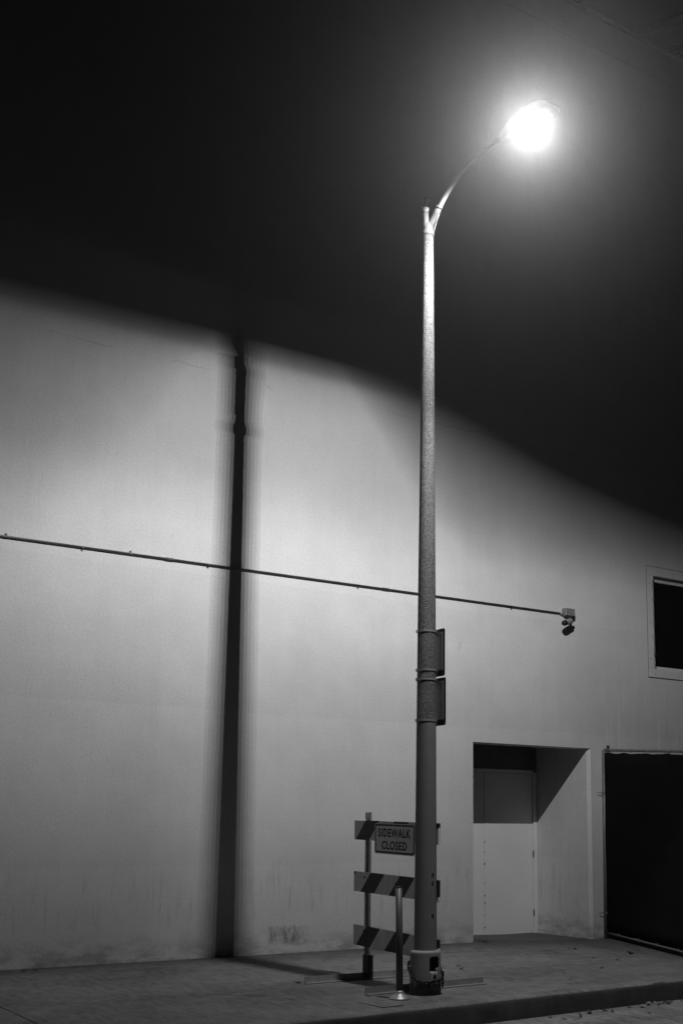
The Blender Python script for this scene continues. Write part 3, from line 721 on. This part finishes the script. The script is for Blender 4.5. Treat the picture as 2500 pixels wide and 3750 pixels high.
# ------------------------------------------------------------------ screened fence on the right
M_fgalv = simple('dull_galvanised', .2, .6, .4, .25, 14, .1)
fx = 11.815; FL = 3.6
fe = thing('screened_fence', 'black screened chain link fence panel butting against the wall', 'fence', (fx, -.06, 0))
def fb(y): return gz(fx, y)
def ft(y): return 2.645-.066*(-y)
ys = [-.05-FL*i/18 for i in range(19)]
obj('post', T([(fx-.02, -.052, -.05), (fx+.0, -.052, 2.64)], .029, 16), M_fgalv, fe, smooth=True)
obj('gate_post', T([(fx+.055, -.085, .02), (fx+.055, -.085, 2.71)], .024, 14), M_dark, fe, smooth=True)
obj('end_post', T([(fx, ys[-1]-.05, fb(ys[-1])-.05), (fx, ys[-1]-.05, ft(ys[-1])+.05)], .029, 16), M_fgalv, fe, smooth=True)
obj('top_rail', T([(fx+.02, y, ft(y)) for y in ys], .0215, 14), M_fgalv, fe, smooth=True)
obj('bottom_rail', T([(fx, y, fb(y)+.085) for y in ys], .0215, 14), M_fgalv, fe, smooth=True)
for z in (2.02, .30):
    bm = bmesh.new(); lathe(bm, [(.030, z-.016), (.0335, z-.016), (.0335, z+.016), (.030, z+.016), (.030, z-.016)], (fx-.012, -.052, 0), 16, cap=False)
    box(bm, (fx+.012, -.075, z-.012), (fx+.06, -.062, z+.012), .002); tube(bm, [(fx-.06, -.05, z), (fx-.12, -.03, z-.002)], .005, 6)
    obj('clamp', bm, M_fgalv, fe)
bm = bmesh.new(); V = []
for j in range(16):
    row = []
    for i, y in enumerate([-.09-(FL-.05)*k/72 for k in range(73)]):
        zb = fb(y)+.10+.012*mnoise.noise(Vector((y*5, 0, 0))); zt = ft(y)-.036-.010*abs(math.sin((y+.09)*PI/.42))+.010*mnoise.noise(Vector((y*7, 3, 0)))
        z = zb+(zt-zb)*j/15
        row.append(bm.verts.new((fx-.022-.02*mnoise.noise(Vector((y*1.3, z*1.1, 0)))*math.sin(PI*j/15), y, z)))
    V.append(row)
for j in range(15):
    for i in range(72): bm.faces.new((V[j][i], V[j][i+1], V[j+1][i+1], V[j+1][i]))
sc_ = obj('privacy_screen', bm, M_cloth, fe, smooth=True); q = sc_.modifiers.new('thick', 'SOLIDIFY'); q.thickness = .003
bm = bmesh.new()                                    # the woven wire behind it
def bar(y0, z0, y1, z1, r=.0022):
    a_, b_ = Vector((fx+.004, y0, z0)), Vector((fx+.004, y1, z1)); t_ = (b_-a_).normalized(); n_ = Vector((1, 0, 0)); m_ = t_.cross(n_)
    R_ = [[bm.verts.new(p+r*(n_*c+m_*s)) for c, s in ((1, 0), (0, 1), (-1, 0), (0, -1))] for p in (a_, b_)]
    for k in range(4): bm.faces.new((R_[0][k-1], R_[0][k], R_[1][k], R_[1][k-1]))
st_ = .075; zlo, hh = -.02, 2.56; k = -int(hh/st_)
while k*st_ < FL:
    for sgn in (1, -1):
        ya, za, yb, zb = k*st_, 0, k*st_+hh, hh     # straight diagonal strands, clipped to the panel
        if ya < 0: za -= ya; ya = 0
        if yb > FL: zb -= yb-FL; yb = FL
        if yb > ya:
            f0 = lambda u, w: (-.06-u, (fb(-.06-u)+.09)+(ft(-.06-u)-.02-fb(-.06-u)-.09)*(w if sgn > 0 else hh-w)/hh)
            n_s = 6
            for s_ in range(n_s):
                u0, u1 = ya+(yb-ya)*s_/n_s, ya+(yb-ya)*(s_+1)/n_s; w0, w1 = za+(zb-za)*s_/n_s, za+(zb-za)*(s_+1)/n_s
                bar(*f0(u0, w0), *f0(u1, w1))
    k += 1
stuff(obj('woven_wire', bm, simple('bright_wire', .6, .4, .3), fe))
for i in range(9):
    y = -.2-.38*i; bm = bmesh.new()
    tube(bm, [(fx+.02+.026*math.cos(2*PI*k/10), y, ft(y)-.006+.030*math.sin(2*PI*k/10)) for k in range(11)], .003, 6); obj('tie', bm, M_alu, fe)
    y -= .13; bm = bmesh.new(); tube(bm, [(fx+.027*math.cos(2*PI*k/10), y, fb(y)+.095+.034*math.sin(2*PI*k/10)) for k in range(11)]+[(fx+.03, y-.02, fb(y)+.135)], .003, 6); obj('tie', bm, M_alu, fe)

# ------------------------------------------------------------------ utility box lid let into the walk
lid = thing('utility_lid', 'small flush utility box lid in the sidewalk near the kerb', 'utility lid', (5.40, -4.27, .004))
th_ = math.radians(4)
bm = bmesh.new(); obox(bm, (5.40, -4.27, -.006), (math.cos(th_), math.sin(th_), 0), (-math.sin(th_), math.cos(th_), 0), (0, 0, 1), .215, .365, .016); fro = obj('frame', bm, M_joint, lid)
bm = bmesh.new(); obox(bm, (5.40, -4.27, -.0055), (math.cos(th_), math.sin(th_), 0), (-math.sin(th_), math.cos(th_), 0), (0, 0, 1), .20, .35, .018); bmesh.ops.bevel(bm, geom=list(bm.edges), offset=.003, segments=1, affect='EDGES'); lo = obj('cover', bm, simple('lid_concrete', .16, .85, 0, .3, 30, .5), lid)
for k in range(5):
    bm = bmesh.new(); obox(bm, (5.40, -4.39+.06*k, .0035), (1, .07, 0), (-.07, 1, 0), (0, 0, 1), .13, .012, .003); obj('rib', bm, M_dark, lo)

# ------------------------------------------------------------------ fallen leaves and litter
def leaf_mesh(seed, L, w, curl):
    rnd = random.Random(seed); bm = bmesh.new(); n = 7; rows = []
    for i in range(n+1):
        t_ = i/n; ww = w*math.sin(PI*min(1, t_*.95+.03))**.8*(1+.25*rnd.uniform(-1, 1)); zc = curl*L*(t_-.5)**2*4
        rows.append([bm.verts.new(((t_-.5)*L, s*ww, .003+zc+abs(s)*ww*rnd.uniform(.2, .9))) for s in (-1, -.45, 0, .45, 1)])
    for r, s in zip(rows, rows[1:]):
        for k in range(4): bm.faces.new((r[k], r[k+1], s[k+1], s[k]))
    tube(bm, [(-L/2, 0, .003+curl*L), (-L*.62, .004, .006), (-L*.72, .01, .004)], .0014, 5)
    return bm
leafk = []
for s in range(4):
    for mt in (M_leaf1, M_leaf2):
        o = obj('dry_leaf', leaf_mesh(s, .085+.012*s, .022+.004*s, .10+.05*s), mt, None, smooth=True); leafk.append(o)
used = set()
def leaf(k, x, y, z, rz, label, group, sc=1.0):
    src = leafk[k]
    if k in used: o = src.copy(); COL.objects.link(o)
    else: o = src; used.add(k)
    o.location = (x, y, z); o.rotation_euler = (random.uniform(-.15, .15), random.uniform(-.15, .15), rz); o.scale = (sc, sc, sc)
    tag(o, label, 'leaf', group)
GL = 'dry curled leaf lying in the gutter below the kerb'
for i, (x, y) in enumerate([(7.263,-4.661),(7.556,-4.672),(7.60,-4.726),(7.894,-4.645),(8.017,-4.683),(8.179,-4.60),(8.313,-4.618),(8.40,-4.64),(7.827,-4.968),(8.626,-4.60),(6.879,-4.717),(6.933,-4.84),(8.30,-4.58),(8.379,-4.60),(7.166,-4.79),(8.24,-4.66),(8.46,-4.61),(7.35,-4.70)]):
    y = min(y, kerb_y(x)-.05); zz = -.186 if y < kerb_y(x)-.2 else -.183
    leaf([1, 0, 2, 4, 3, 7, 5, 6, 1, 5, 0, 2, 3, 7, 4, 1, 3, 6][i], x, y, zz+.004, random.uniform(0, 6.28), GL, 'dry leaves in the gutter', random.uniform(.5, .8))
SL = 'small dry leaf scrap lying flat on the sidewalk'
for i, (x, y) in enumerate([(10.039,-1.408),(8.781,-3.291),(9.424,-2.433),(9.546,-2.72),(7.601,-2.306),(7.465,-2.558),(5.446,-2.70),(3.555,-.26),(3.656,-.30),(9.56,-.03),(9.63,-.05)]):
    leaf([0, 2, 0, 4, 2, 0, 4, 0, 2, 0, 2][i], x, y, gz(x, y)+.003, random.uniform(-.4, .4), SL, 'leaf scraps on the sidewalk', random.uniform(.5, 1.0))
leaf(6, 10.61, -1.80, gz(10.61, -1.80)+.004, .2, 'crumpled curled leaf lying on the sidewalk in front of the fence', None, 1.3)
for k, o in enumerate(leafk):
    if k not in used: bpy.data.objects.remove(o)

# ------------------------------------------------------------------ added mist standing in for lens glare round the lamp
bm = bmesh.new(); box(bm, (-62, -72, -1.4), (82, 72, 33))
m = bpy.data.materials.new('glare_mist'); m.use_nodes = True; t = m.node_tree; t.nodes.clear()
pv = t.nodes.new('ShaderNodeVolumePrincipled'); mo = t.nodes.new('ShaderNodeOutputMaterial')
pv.inputs['Color'].default_value = (.95, .95, .95, 1); pv.inputs['Density'].default_value = .00115; pv.inputs['Anisotropy'].default_value = .92
pv.inputs['Density Attribute'].default_value = ''; m.cycles.homogeneous_volume = True
t.links.new(pv.outputs[0], mo.inputs['Volume'])
stuff(obj('glare_haze', bm, m))
